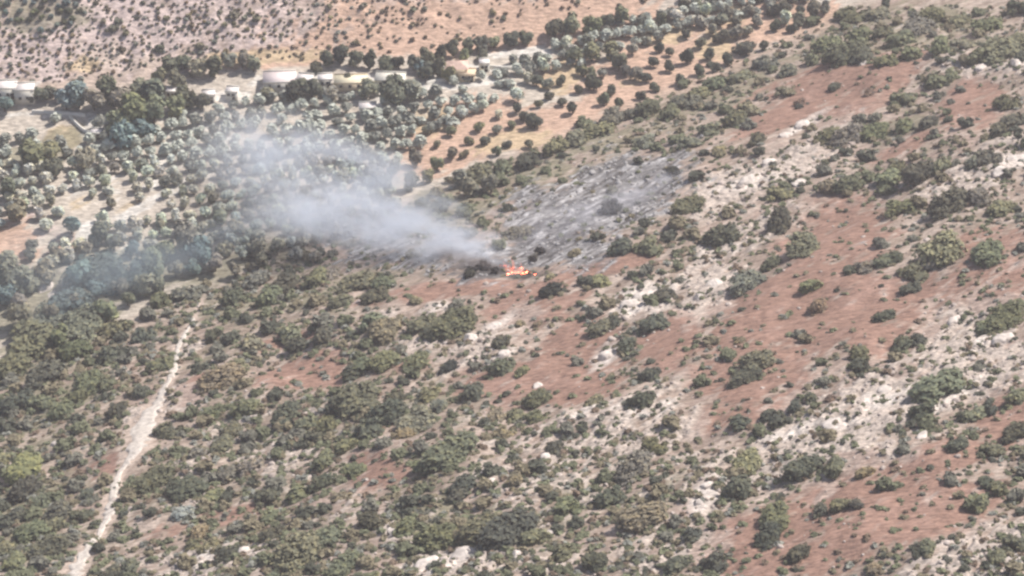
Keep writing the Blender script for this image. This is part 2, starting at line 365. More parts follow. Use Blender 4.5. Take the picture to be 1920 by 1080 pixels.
def trunk_mesh(seed, h=.6, r0=.09, limbs=3):
    r = random.Random(seed); V = []; Fc = []
    def tube(p, q, a, b, k=6):
        p, q = np.array(p, float), np.array(q, float); d = q-p; d /= np.linalg.norm(d)
        u = np.cross(d, (0.3, 1, .1)); u /= np.linalg.norm(u); v = np.cross(d, u); o = len(V)
        for c, rr in ((p, a), ((p+q)/2+u*a*.4, (a+b)/2), (q, b)):
            for i in range(k): t = 2*math.pi*i/k; V.append(c+(u*math.cos(t)+v*math.sin(t))*rr)
        for j in range(2):
            for i in range(k): a_ = o+j*k+i; b_ = o+j*k+(i+1) % k; Fc.append((a_, b_, b_+k)); Fc.append((a_, b_+k, a_+k))
    tube((0, 0, -.25), (r.uniform(-.05, .05), r.uniform(-.05, .05), h*.55), r0, r0*.7)
    for i in range(limbs):
        t = 2*math.pi*(i+r.random()*.6)/limbs; tube((0, 0, h*.4), (math.cos(t)*.35, math.sin(t)*.35, h*1.15), r0*.6, r0*.25)
    return np.array(V), np.array(Fc)
def mk(name, VF, m): return mesh_np(name, VF[0], VF[1], m)
SHR = [crown_mesh('s', 100+i, 760, 10+i % 5, .14, [.95, 1.15, .8, 1.0][i % 4], spread=[.72, .85, .66][i % 3], rlo=.16, rag=.38, core=.62) for i in range(10)]
BIG = [crown_mesh('s', 150+i, 2100, 17+i % 5, .085, [.95, 1.1, .8][i % 3], spread=[.74, .85, .68][i % 3], rlo=.14, rag=.34, core=.66) for i in range(6)]
OLV = [crown_mesh('o', 200+i, 330, 6, .17, 1.3, .22, .42, .85) for i in range(6)]
TRE = [crown_mesh('t', 300+i, 600, 9, .16, 1.75, .25, .55, .8) for i in range(6)]
TUF = [crown_mesh('f', 400+i, 46, 3, .34, .8, 0, .5, .6) for i in range(5)]
ROUND = crown_mesh('r', 500, 2200, 26, .085, 1.15, 0, .55, .97, rlo=.34)
SHRm = [mk('shrub_crown', v, M_LEAF) for v in SHR]; BIGm = [mk('shrub_crown', v, M_LEAF) for v in BIG]; OLVm = [mk('olive_crown', v, M_LEAF) for v in OLV]
TREm = [mk('tree_crown', v, M_LEAF) for v in TRE]; ROUNDm = mk('round_crown', ROUND, M_LEAF)
TUFm = [mk('bush_crown', crown_mesh('f', 430+i, 130, 5, .24, .95, 0, .5, .7), M_LEAF) for i in range(6)]
STEM = [mk('stem', trunk_mesh(i, .42, .06, 4), M_BARK) for i in range(3)]
TRUNK = [mk('trunk', trunk_mesh(10+i, .75, .09, 3), M_BARK) for i in range(3)]
LEAFC = {'D': (.090, .093, .068), 'G': (.145, .150, .092), 'L': (.180, .188, .112), 'O': (.215, .185, .120), 'Y': (.185, .205, .095), 'S': (.165, .160, .125), 'A': (.25, .25, .21), 'B': (.19, .14, .10), 'T': (.12, .155, .15),
         'C': (.13, .115, .105), 'V': (.46, .475, .40), 'K': (.035, .038, .030)}
CNAME = {'D': 'dark green', 'G': 'mid green', 'L': 'light green', 'O': 'olive brown', 'Y': 'bright yellow-green', 'A': 'pale grey-green', 'C': 'scorched grey', 'S': 'grey-green', 'B': 'dry brown', 'T': 'bluish dark', 'V': 'silvery green', 'K': 'blackish'}

PLANTS = []      # records, labelled and built at the end of this block
def plant(kind, px, py, wpx, col, asp=1.0, x=None, y=None):
    PLANTS.append(dict(kind=kind, px=px, py=py, w=wpx*(.93 if kind == 'shrub' else 1), col=col, asp=asp))

# shrubs of the near hillside read off the photo: px, py (middle of the crown), width, colour
S = """1352 437 75 D;1288 380 62 G;1462 412 70 D;1507 455 72 G;1445 492 48 D;1402 525 66 S;1690 385 58 G;1592 505 32 D;1620 497 44 S;1652 487 44 G;1680 480 40 D;1765 462 92 L;1742 488 58 S;1850 468 74 G;1706 537 44 D;1712 505 54 G
1520 533 48 L;1530 576 44 B;1652 590 50 D;1614 662 46 G;1612 684 50 D;1690 642 56 D;1722 636 38 D;1418 668 74 G;1398 700 66 D;1388 636 26 O;1755 715 108 G;1728 770 60 D;1882 592 92 G;1850 612 56 G;1880 385 60 G;1780 378 84 D;1838 366 54 S;1460 362 50 G
1820 772 60 G;1852 762 46 D;1804 780 38 D;1790 830 48 D;1902 806 62 D;1855 842 56 G;1385 787 46 D;1455 782 58 D;1488 764 38 D;1522 745 36 D;1556 745 28 B;1505 868 74 D;1402 862 70 L;1560 874 54 G;1622 882 44 O;1378 920 60 D;1452 962 84 G;1440 1000 66 D;1540 955 44 D;1578 944 50 G;1608 942 34 D;1498 1032 54 D;1850 902 38 D;1872 914 40 G;1828 944 60 G;1295 1000 46 D;1340 1050 58 D;1906 1020 58 D;1868 1044 46 G;1640 1066 40 O;1900 745 50 G
670 742 104 G;722 772 80 D;784 782 80 S;742 742 56 D;802 734 60 G;882 738 52 D;1005 742 62 G;1012 776 46 G;1196 750 56 D;1112 750 48 O;930 775 52 O;842 838 104 G;800 868 60 G;870 902 58 D;1042 836 46 D;1190 870 84 S;1232 832 46 G;952 988 104 D;900 985 80 G;820 1000 90 G;762 984 56 G;1004 1002 56 G;1052 1036 58 G;1112 1052 60 D;1204 964 88 O;962 902 40 O;1142 930 58 D;1062 950 60 G;700 970 58 D;690 802 60 D;650 832 50 G;662 882 56 G;1272 1052 58 D
42 876 86 Y;46 912 76 D;540 770 64 D;320 802 54 G;214 772 50 D;76 756 60 G;112 772 56 G;142 742 50 G;246 906 50 G;292 890 76 G;352 910 80 D;402 926 48 G;500 930 60 D;560 922 58 G;422 886 50 S;472 872 48 S;232 962 28 D;152 966 50 D;82 936 56 G;112 956 56 D;62 992 70 G;92 1022 66 D;32 962 44 D;22 1052 50 L;430 1038 50 D;562 1030 96 G;604 1008 66 G;642 1056 76 G;512 1000 50 D;462 762 56 G;398 772 50 G;412 832 56 G;368 846 46 S;602 862 58 G;612 792 50 G;602 904 56 D;162 926 38 D
182 498 100 T;232 522 74 T;122 566 84 T;152 606 96 S;92 586 76 S;66 626 110 G;272 622 56 D;212 612 60 G;402 626 46 D;416 702 84 O;300 682 50 G;444 690 60 G;542 622 60 G;562 642 58 D;602 632 52 D;702 602 60 G;142 652 66 G;202 662 60 D;24 680 80 G;80 700 76 D;166 712 70 G;30 750 70 D;200 716 50 G;470 640 50 O;500 560 60 G;430 560 56 D;350 545 56 S;300 560 50 G
666 526 72 G;722 526 60 G;702 552 54 D;642 562 48 G;660 626 30 D;720 612 70 O;792 602 60 G;852 602 78 G;812 622 50 D;872 592 56 G;840 686 46 K;940 640 42 D;976 606 24 O;1006 606 24 B;782 672 60 G;722 672 66 G;682 684 56 G;660 694 56 D;932 690 58 G;980 692 38 G;1036 542 46 K;1030 516 26 O;1126 524 40 L;1120 612 56 G;1150 602 48 D;1226 602 50 D;1176 646 48 D;1250 552 46 D;1216 458 58 G;1166 460 56 D;976 432 40 S;1146 384 50 S;1000 482 24 S;1212 702 46 D;880 512 30 K;590 520 60 G;540 530 60 D;620 510 50 S;480 520 60 S;780 560 30 O
1395 85 50 D;1590 92 86 D;1612 104 56 D;1552 78 66 G;1690 184 52 G;1420 258 46 D;1890 188 50 G;1902 222 60 D;1872 242 50 D;1752 148 58 G;1784 138 40 G;1870 92 80 G;1838 102 54 G;1902 72 54 G;1802 82 50 S;1722 46 62 S;1744 28 58 G;1912 14 50 D;1640 242 62 G;1590 252 76 S;1552 252 56 G;1692 232 58 G;1742 226 50 D;1660 332 56 G;1722 322 70 D;1762 310 48 G;1692 310 48 G;1850 290 60 D;1828 302 44 S;1590 340 64 G;1556 346 50 O;1600 20 60 G
892 326 70 G;942 310 56 G;990 300 60 D;1040 272 54 G;1082 256 56 S;1122 240 56 G;1152 216 60 S;1184 208 50 D;1212 204 60 G;1252 210 50 G;1282 190 56 S;1312 172 50 G;1342 152 50 G;1382 140 50 G;1440 112 50 S;1470 170 40 O;1330 240 50 G;1370 225 56 G;1290 265 46 S;1210 262 50 S;1350 280 40 O;1400 205 46 O;1262 320 30 B;1500 190 30 B;1498 198 22 D;1630 172 28 B;1565 160 30 D;1612 62 60 G;1680 70 60 G;1660 110 44 G;1520 110 46 G;1480 130 46 S;1655 60 40 G;1705 95 54 G;1760 90 60 G;1800 35 50 G;1850 45 60 G;1640 20 50 S"""
for line in S.split('\n'):
    for e in line.split(';'):
        a = e.split(); plant('shrub', float(a[0]), float(a[1]), float(a[2]), a[3])
NB = len(PLANTS)
# density of further scrub, in cells of 120 x 120 photo pixels
def den(px, py):
    i = min(8, max(0, int(py//120))); j = min(15, max(0, int(px//120))); return int(DEN[i][j])/9
rs = random.Random(11)
taken = [(p['px'], p['py'], p['w']) for p in PLANTS]
extra = []
tries = 0
while len(extra) < 1450 and tries < 90000:
    tries += 1; px, py = rs.uniform(-300, 2220), rs.uniform(20, 1270)
    if rs.random() > den(px, py)**1.1: continue
    wv = rs.uniform(19, 46)*(0.72+0.4*py/1080)
    if any(abs(px-a) < (wv+c)*.30 and abs(py-b) < (wv+c)*.22 for a, b, c in taken): continue
    if any(math.hypot(px-q[0], (py-q[1])) < q[2]+wv*.35 for q in TRACK): continue
    if 930 < px < 1015 and 470 < py < 530: continue
    taken.append((px, py, wv)); extra.append((px, py, wv))
ex, ey, _ = at([e[0] for e in extra], [e[1] for e in extra])
dd = dist_up(ex, ey)
xm = masks(ex, ey); extra = [e for e, d, a, b, c in zip(extra, dd, xm['red'], xm['pale'], xm['ash']) if d > -5 and rs.random() > .9*a+.62*b+.8*c]
extra.sort(key=lambda e: -e[2])
def rcol(px, py):
    if py < 560 and px < 480: return rs.choice('GSTSDG')
    return rs.choice('GGGDLDOSGLOA' if px < 1300 else 'GGGDDDSGOBO')
NSHRUB = 298
inn = [e for e in extra if -15 < e[0] < 1935 and e[1] < 1095]; nin = set(map(id, inn[:NSHRUB-NB]))
for e in inn[:NSHRUB-NB]: plant('shrub', e[0], e[1], e[2], rcol(e[0], e[1]))
REST = [e for e in extra if id(e) not in nin]

# olive trees standing alone in the orange fields and others placed by eye
for e in """1030 180 22 D;1052 192 22 D;1073 206 26 D;970 205 24 D;981 219 24 D;1002 231 32 D;910 264 24 D;896 240 26 G;950 271 20 D;1113 160 34 D;1145 174 20 D;1172 133 26 S;1190 142 28 S;1211 148 24 D;1235 92 20 D;1254 100 20 D;1286 111 28 D;1312 135 22 D;1285 64 24 D;1311 82 26 S;1090 134 26 G;1110 142 26 G;990 150 24 V;972 182 28 V;850 290 26 S;1006 155 26 D;1016 128 28 V;1400 95 26 D;1430 88 22 D;1452 52 22 D;1483 55 22 D;1450 22 30 D;1528 25 34 S;1545 20 26 S;1400 22 26 S;1360 30 30 S;1380 42 24 S;1350 40 28 S;1345 15 26 V;1320 22 26 V;1295 40 24 V;1270 30 28 V;1240 38 30 D;1220 55 26 V;1200 42 26 S;1170 60 26 V;1140 62 28 S;1500 20 24 D;1660 8 28 D;870 215 24 V;905 200 24 V;835 225 22 V;935 215 22 V;1075 100 26 V;1100 80 30 S;1060 85 28 V""".split(';'):
    a = e.split(); plant('olive_tree', float(a[0]), float(a[1]), float(a[2]), a[3])
rq = random.Random(77); qq = []
for _ in range(4000):
    px, py = rq.uniform(1280, 1520), rq.uniform(-8, 75)
    if py > 95-(px-1280)*.22 or any(math.hypot(px-a, (py-b)*1.3) < 22 for a, b in qq): continue
    qq.append((px, py))
    if not any(p['kind'] == 'olive_tree' and math.hypot(px-p['px'], (py-p['py'])*1.3) < 20 for p in PLANTS): plant('olive_tree', px, py, rq.uniform(24, 32), rq.choice('SDAVA'))
for e in '''930 245 22 A;880 265 20 G;990 272 20 O;1025 160 24 A;1130 190 24 G;1160 196 22 D;1200 180 22 D;1228 165 22 D;1255 128 24 D;1275 150 22 D;1328 105 24 D;1340 128 22 D;1365 115 24 D;1210 78 24 A;1185 95 24 A;1150 100 24 A;1225 120 22 D;1370 75 24 S;1050 155 22 D;1085 170 22 D;1010 195 20 G;930 285 20 G;820 270 20 O;800 245 22 A;845 250 22 G;870 290 20 O;1330 62 24 A;1410 62 22 D;1130 140 22 A;960 235 20 G'''.split(';'):
    a = e.split()
    if not any(p['kind'] == 'olive_tree' and math.hypot(float(a[0])-p['px'], (float(a[1])-p['py'])*1.3) < 18 for p in PLANTS): plant('olive_tree', float(a[0]), float(a[1]), float(a[2]), a[3])
for p in PLANTS:
    if p['kind'] == 'olive_tree': p['w'] *= 1.18
NO = sum(p['kind'] == 'olive_tree' for p in PLANTS)
# the grove on the valley floor: planted rows
pts = []
ro = random.Random(5)
uvx, uvy = math.cos(R(17)), math.sin(R(17))
for i in range(-60, 60):
    for j in range(-40, 40):
        a = i*3.9+ro.uniform(-.5, .5); b = j*6.0+ro.uniform(-.5, .5)
        x = -40 + a*uvx - b*uvy; y = 620 + a*uvy + b*uvx
        pts.append((x, y))
pts = np.array(pts); z = zbase(pts[:, 0], pts[:, 1])
dep = pts[:, 1]*math.cos(PITCH)+(CH-z)*math.sin(PITCH)
ppx = 960 + F*pts[:, 0]/dep; ppy = 540 - F*(-pts[:, 1]*-math.sin(PITCH)*1.0 + (z-CH)*math.cos(PITCH))/dep
grove = []
lx = [(-60, 560), (0, 560), (100, 500), (200, 460), (400, 455), (560, 470), (700, 440), (800, 330), (1200, 210), (1500, 60), (1960, -200)]
ux = [(-60, 215), (120, 225), (230, 215), (440, 178), (600, 170), (800, 168), (960, 112), (1060, 75), (1200, 28), (1300, 5), (1500, -20), (1960, -30)]
HOLES = [(150,430,45,22),(165,380,26,14),(240,395,28,20),(285,375,22,25),(130,245,60,22),(45,455,50,50),(120,370,22,12),(60,235,90,12),(690,205,20,14),(350,200,60,12)]
for k in range(len(pts)):
    px, py = ppx[k], ppy[k]
    if not (-30 < px < 1500 and -10 < py < 600): continue
    lo = np.interp(px, *zip(*ux)); hi = np.interp(px, *zip(*lx))
    if not lo < py < hi: continue
    if px > 740 and py > (305-(px-740)*.62 if px < 1010 else 137-(px-1010)*.27): continue
    if dist_up(*pts[k]) > 2: continue
    if any(((px-a)/c)**2+((py-b)/d)**2 < 1 for a, b, c, d in HOLES) or ro.random() < .04: continue
    grove.append((px, py, ro.uniform(23, 32)*(0.85+.3*py/450), 'V' if ro.random() < .7 else 'A'))
grove.sort(key=lambda e: -e[1])
NOL = 298-NO
for e in grove[:NOL]: plant('olive_tree', *e)
GROVE_REST = grove[NOL:]
# taller dark trees of the valley
for e in """592 128 30 D;615 118 34 D;640 112 38 K;668 116 34 D;695 120 34 K;722 124 36 D;748 122 30 K;775 124 34 D;800 112 36 D;826 104 34 K;850 98 34 D;876 92 34 D;902 88 34 D;926 84 30 G;955 76 38 D;985 72 34 D;1040 60 52 D;1075 54 44 G;1110 54 40 G;1140 44 34 D;1165 35 40 G;740 180 70 D;690 172 44 S;775 178 50 S;820 135 40 D;840 145 34 G;788 128 34 T;800 140 38 D;905 108 26 D;870 108 26 G;1110 105 44 G;1075 112 40 G;1142 100 40 G;1160 122 40 D;320 130 44 D;345 122 40 D;372 130 44 S;400 132 44 D;428 115 36 S;332 155 50 D;300 150 40 D;210 182 64 D;178 195 60 S;150 188 60 T;125 195 50 T;235 200 60 S;262 178 60 S;285 185 64 D;250 222 76 G;290 218 66 G;225 240 60 G;350 190 50 D;378 196 44 D;330 205 44 G;270 245 50 T;230 262 56 T;78 180 40 D;62 186 30 D;95 176 36 D;10 200 40 T;160 305 56 S;100 320 44 D;20 360 44 D;560 165 34 D;585 172 44 D;552 182 44 K;620 185 40 S;655 150 24 D;500 178 34 S;455 118 40 S;300 90 20 D;475 125 40 S;60 300 70 G;90 285 50 G;350 455 70 S;310 480 60 G;380 480 60 T;480 470 50 S;290 500 70 G;190 445 50 D;30 530 80 S;10 560 50 T;60 540 40 S;60 465 34 S;135 430 44 T;40 400 50 S;700 335 50 S;725 350 44 D;40 600 60 S;90 520 50 S;150 520 60 T;20 500 50 S;110 480 40 S;270 540 56 S;200 590 56 G;120 640 50 G;420 470 36 S;455 478 38 A;385 462 34 S;350 468 36 T;318 470 34 S;285 468 38 A;250 470 36 T;215 462 36 S;160 470 36 S;130 480 36 A;405 500 40 S;365 505 38 T;330 510 36 S;260 508 44 T;225 540 44 S;300 540 40 S;180 545 44 T;140 570 44 S;100 590 40 S;240 565 36 G;60 480 32 S;30 500 36 A;200 500 40 T;490 492 34 S;520 470 36 S;555 480 34 A;590 486 34 S;440 510 34 S;470 445 30 A;40 575 40 S;380 430 30 A;440 430 30 S;350 435 30 A;300 430 30 S;260 440 30 A;780 300 36 S;820 312 34 G;700 300 34 S;660 310 32 T;740 318 34 S;640 335 36 S;770 345 38 D;800 335 30 G;720 380 34 S;840 380 34 G;860 340 40 S;920 350 44 S;880 360 40 S""".split(';'):
    a = e.split(); plant('tree', float(a[0]), float(a[1]), float(a[2]), a[3])
# far hillside bushes
rf = random.Random(21); far = []
HF = [(0, 165), (200, 150), (300, 120), (440, 115), (600, 112), (800, 95), (1000, 45), (1100, 25), (1250, 0)]
tries = 0
while len(far) < 800 and tries < 40000:
    tries += 1; px, py = rf.uniform(-10, 1240), rf.uniform(-12, 165)
    if py > np.interp(px, *zip(*HF))-4: continue
    dn = 1.0 if px < 420 else .85 if px < 640 and py < 70 else .16 if px > 700 else .38
    if py < 45 and 480 < px < 800: dn = .8
    if px < 170 and py < 60: dn = 1.6
    dn *= .35+1.3*float(fbm(np.array(px/60), np.array(py/25), 5, 2))
    if rf.random() > dn: continue
    wv = rf.uniform(5, 12) + (rf.random() < .15)*rf.uniform(3, 14) + (8 if (px < 150 and py < 50) else 0)
    if any(abs(px-a[0]) < (wv+a[2])*.36 and abs(py-a[1]) < (wv+a[2])*.3 for a in far): continue
    far.append((px, py, wv, rf.choice('OSBOAS' if px < 700 else 'BBOOS') if not (px < 170 and py < 60) else rf.choice('GDT')))
far.sort(key=lambda e: -e[2])
for e in far[:290]: plant('bush', *e)
FAR_REST = far[290:]

# ---- labels: nearest landmark, side and rank
LM = [(965,500,'the flames'),(42,880,'the bright round bush'),(287,775,'the widest part of the track'),(330,670,'the upper end of the track'),(150,1050,'the lower end of the track'),(212,940,'the lower bend of the track'),
 (540,770,'the lone dark bush in the left scrub'),(1140,665,'the pale triangular slab'),(1210,565,'the cream rock patch'),(930,625,'the long pale rock streak'),(840,686,'the black bush of the middle slope'),
 (1036,542,'the black bush below the fire'),(1353,437,'the burnt patch corner'),(1480,560,'the middle of the red soil band'),(1620,497,'the hedge-like shrub row on red soil'),(1770,465,'the large shrub clump on red soil'),
 (1755,715,'the big shrub on the pale slope'),(1600,790,'the middle of the pale bare slope'),(1450,965,'the tree on the lower red soil'),(1650,930,'the lower red soil patch'),(1880,1035,'the pale lower right corner'),
 (1505,870,'the shrub under the bare slope'),(1330,915,'the white rocky gully'),(1110,830,'the stony ground of the lower middle'),(950,988,'the dark thicket at the bottom'),(850,1055,'the white ledge at the bottom edge'),
 (560,1030,'the green bush at the bottom left'),(430,1040,'the dark rock hollow at the bottom'),(670,742,'the broad green bush of the middle left'),(842,838,'the grassy green bush'),(600,640,'the red soil left of centre'),
 (720,520,'the scrub below the smoke'),(182,500,'the bluish tree in thin smoke'),(85,545,'the white crag on the left edge'),(66,626,'the green mound on the left edge'),(400,460,'the left end of the smoke'),
 (1130,380,'the ash-grey burnt ground'),(1420,258,'the round bush by the white ledge'),(1560,180,'the upper red slope'),(1600,95,'the dark tree pair on the upper right'),(1850,315,'the grey boulders on the right edge'),
 (1840,190,'the red patch near the right edge'),(1870,90,'the scrub in the upper right corner'),(1700,310,'the right-hand scrub belt'),(892,326,'the big bush above the smoke'),(1150,215,'the scrub bank under the orange field'),
 (1002,231,'the trio of trees in the orange field'),(1113,160,'the pair in the orange field'),(1250,100,'the upper orange field'),(1345,80,'the yellow grass'),(1065,130,'the golden grass'),
 (860,130,'the pink-roofed house'),(740,180,'the dark oak by the white yard'),(650,150,'the cream yard'),(530,150,'the pale walled yard'),(690,205,'the small white plot'),(390,180,'the small white houses'),
 (250,215,'the dark wood'),(30,180,'the white building on the left edge'),(170,250,'the white lane'),(130,255,'the mossy green field'),(240,390,'the pale strips between rows'),(150,430,'the lower pale strip'),
 (45,455,'the pink bare ground'),(300,300,'the middle of the grove'),(450,260,'the centre of the olive grove'),(600,240,'the upper grove'),(560,330,'the grove behind the smoke'),(60,300,'the green thicket on the left'),
 (700,120,'the long dark hedge'),(1040,60,'the big tree of the hedge'),(60,25,'the green corner top left'),(190,40,'the pink slope top left'),(160,125,'the orange scrub'),(340,60,'the grey ravine'),(560,60,'the upper left far slope'),
 (530,105,'the peach-coloured strip'),(760,50,'the far orange slope'),(1000,30,'the far slope at top centre')]
ORD = ['nearest','second nearest','third nearest','fourth nearest','fifth nearest','sixth nearest','seventh nearest','eighth nearest','ninth nearest','tenth nearest']+[f'{k} nearest' for k in ('eleventh','twelfth','thirteenth','fourteenth','fifteenth','sixteenth','seventeenth','eighteenth','nineteenth','twentieth')]
LMA = np.array([(a, b) for a, b, _ in LM], float)
NOUN = {'shrub': 'shrub', 'olive_tree': 'olive tree', 'tree': 'tree', 'bush': 'bush'}
GROUP = {'shrub': 'shrubs scattered over the near hillside', 'olive_tree': 'olive trees planted in the valley', 'tree': 'taller trees on the valley floor', 'bush': 'small bushes dotting the far hillside'}
buckets = {}
for i, p in enumerate(PLANTS):
    if p['kind'] == 'shrub' and (((p['px']-1110)*.94+(p['py']-400)*-.34)/200)**2+(((p['px']-1110)*.34+(p['py']-400)*.94)/62)**2 < 1: p['col'] = 'CSK'[i % 3]
for p in PLANTS:
    v = LMA - (p['px'], p['py']); v[:, 1] *= 1.4; k = int(np.argmin((v**2).sum(1)))
    if (p['kind'] == 'shrub') : pass
    dx, dy = p['px']-LM[k][0], p['py']-LM[k][1]
    p['d'] = math.hypot(dx, dy)
    side = 'beside' if p['d'] < 14 else ('right of' if dx > 0 else 'left of') if abs(dx) > abs(dy) else ('above' if dy < 0 else 'below')
    buckets.setdefault((p['kind'], k, side, p['col']), []).append(p)
for (kind, k, side, col), L in buckets.items():
    L.sort(key=lambda p: p['d'])
    for i, p in enumerate(L):
        big = {'shrub': (62, 40), 'olive_tree': (30, 23), 'tree': (55, 38), 'bush': (15, 11)}[kind]
        size = 'large' if p['w'] > big[0] else 'mid-sized' if p['w'] > big[1] else 'small'
        rk = '' if len(L) == 1 else ', ' + ORD[min(i, 19)]
        p['label'] = f"{size} {CNAME[col]} {NOUN[kind]}{rk} {side} {LM[k][2]}"
        if len(p['label'].split()) > 15: p['label'] = p['label'].replace('the trio of trees', 'the tree trio').replace('in the orange field', 'in the field').replace('the lone dark bush in the left scrub', 'the lone dark bush').replace('tree tree trio', 'tree trio')
        if len(p['label'].split()) > 16: p['label'] = p['label'].replace(', ', ' ').replace('mid-sized ', '')

PX = np.array([p['px'] for p in PLANTS]); PY = np.array([p['py']+p['w']*.22 for p in PLANTS])
X, Y, T_ = at(PX, PY); Zg = zg(X, Y)
for i, p in enumerate(PLANTS):
    k = p['kind']; s = p['w']/F*T_[i]/2*(1.12 if k != 'tree' else 1.02 if p['py'] < 150 and p['px'] > 580 else 1.0); r2 = random.Random(i*7+1)
    e = bpy.data.objects.new(k, None); link(e); e.empty_display_size = .3
    e.location = (X[i], Y[i], Zg[i]-.05*s); e.rotation_euler = (0, 0, r2.uniform(0, 6.28) if k != 'shrub' else R(50)+r2.uniform(-.4, .4)+(math.pi if r2.random() < .5 else 0))
    h = s*r2.uniform(.85, 1.15)*(1.0 if k != 'shrub' else .74)
    e.scale = (s, s*r2.uniform(.82, 1.1), h) if k != 'shrub' else (s*1.14, s*r2.uniform(.6, .95), h)
    tag(e, p['label'], {'shrub': 'shrub', 'olive_tree': 'olive tree', 'tree': 'tree', 'bush': 'bush'}[k], GROUP[k])
    protos = {'shrub': SHRm, 'olive_tree': OLVm, 'tree': TREm, 'bush': TUFm}[k]
    if k == 'shrub' and p['w'] > 56: protos = BIGm
    me = ROUNDm if p['col'] == 'Y' else protos[r2.randrange(len(protos))]
    c = link(bpy.data.objects.new('foliage' if k in ('shrub', 'bush') else 'crown', me), e)
    lc = LEAFC[p['col']]; f = r2.uniform(.82, 1.2)*(1.4 if k == 'tree' else 1); c.color = (lc[0]*f*r2.uniform(.93, 1.1), lc[1]*f, lc[2]*f*r2.uniform(.9, 1.1), 1)  # tree crowns lightened in their colour to stand in for valley haze
    if k != 'bush': link(bpy.data.objects.new('stem' if k == 'shrub' else 'trunk', (STEM if k == 'shrub' else TRUNK)[r2.randrange(3)]), e)

# ------------------------------------------------------------------ stuff: what nobody could count
def scatter(name, protos, P, m, label, cat, cols=None, hs=.85, mname=None):
    """P: array of x, y, z, radius, colour index -> one mesh"""
    Vs = []; Fs = []; Cs = []; nv = 0; r = np.random.default_rng(len(P))
    pid = r.integers(0, len(protos), len(P)); ang = r.uniform(0, 6.283, len(P))
    for q, (v, f) in enumerate(protos):
        sel = np.where(pid == q)[0]
        if not len(sel): continue
        ca, sa = np.cos(ang[sel])[:, None], np.sin(ang[sel])[:, None]; s = P[sel, 3][:, None]
        x = (v[None, :, 0]*ca - v[None, :, 1]*sa)*s + P[sel, 0][:, None]
        y = (v[None, :, 0]*sa + v[None, :, 1]*ca)*s + P[sel, 1][:, None]
        z = v[None, :, 2]*s*hs + P[sel, 2][:, None]
        Vs.append(np.stack([x, y, z], 2).reshape(-1, 3))
        Fs.append((f[None]+(np.arange(len(sel))*len(v))[:, None, None]+nv).reshape(-1, f.shape[1])); nv += len(sel)*len(v)
        if cols is not None: Cs.append(np.repeat(np.array(cols)[P[sel, 4].astype(int)], len(v), 0))
    me = mesh_np(name, np.concatenate(Vs), np.concatenate(Fs), m)
    if cols is not None:
        Cc = np.concatenate(Cs); ca = me.color_attributes.new('tone', 'FLOAT_COLOR', 'POINT')
        ca.data.foreach_set('color', np.column_stack([Cc, np.ones(len(Cc))]).astype(np.float32).ravel())
    return tag(link(bpy.data.objects.new(name, me)), label, cat, kind='stuff')
def tone_mat(name):
    m, t, b = mat(name); a = N(t, 'ShaderNodeAttribute', attribute_name='tone'); geo = N(t, 'ShaderNodeNewGeometry')
    n = noise(t, 1.6, geo.outputs['Position'], 2)
    t.links.new(mix_rgb(t, 1.0, a.outputs['Color'], ramp(t, n.outputs['Fac'], [(.3, g(.65)), (.7, g(1.35))]), 'MULTIPLY'), b.inputs['Base Color']); return m
M_TONE = tone_mat('scrub_tone'); M_RTONE = tone_mat('stone_tone')
CL = 'DGLOSBTVKA'; CC = [LEAFC[c] for c in CL]
def pack(L, kx=1.12, dy=.2):
    L = [l if len(l) > 3 else (*l, rs.choice('GDSO')) for l in L]
    x, y, t = at([l[0] for l in L], [l[1]+l[2]*dy for l in L]); s = np.array([l[2] for l in L])/F*t/2*kx
    return np.column_stack([x, y, zg(x, y)-.05, s, [CL.index(l[3]) for l in L]])
if GROVE_REST: scatter('olive_grove', [crown_mesh('o', 600+i, 150, 5, .25, 1.3, .2, .42, .9) for i in range(5)], pack(GROVE_REST), M_TONE, 'far rows of silvery olive trees filling the back of the valley grove', 'olive grove', CC, 1.0)
if FAR_REST: scatter('far_scrub', TUF, pack(FAR_REST), M_TONE, 'small dark bushes speckling the far pink hillside', 'scrub', CC)
if REST: scatter('scrub', [crown_mesh('s', 700+i, 260, 6, .22, 1.0) for i in range(6)], pack(REST), M_TONE, 'lesser shrubs filling gaps between the near hillside bushes', 'scrub', CC)
# low tufts over the whole near slope, denser where the scrub is
L = []; rt = random.Random(31)
for _ in range(66000):
    px, py = rt.uniform(-320, 2240), rt.uniform(10, 1290)
    dn = den(px, py)
    n_ = float(_hash(np.array(int(px/14)), np.array(int(py/9)), 3))
    if rt.random() > (.10+.95*dn)*(.25+1.3*n_): continue
    wv = rt.uniform(5, 19)*(0.7+.5*py/1080)
    if any(math.hypot(px-q[0], py-q[1]) < q[2]*.75 for q in TRACK): continue
    L.append((px, py, wv, rt.choice('GGDOOSALBLOL')))
P = pack(L); P = P[dist_up(P[:, 0], P[:, 1]) > 0]
mk_ = masks(P[:, 0], P[:, 1]); keep = RNG.uniform(0, 1, len(P)) > np.clip(mk_['red']*.72+mk_['ash']*.8, 0, 1)
P = P[keep]
scatter('low_scrub', TUF, P, M_TONE, 'low dry tufts and thyme clumps covering the near hillside', 'ground cover', CC, .7)
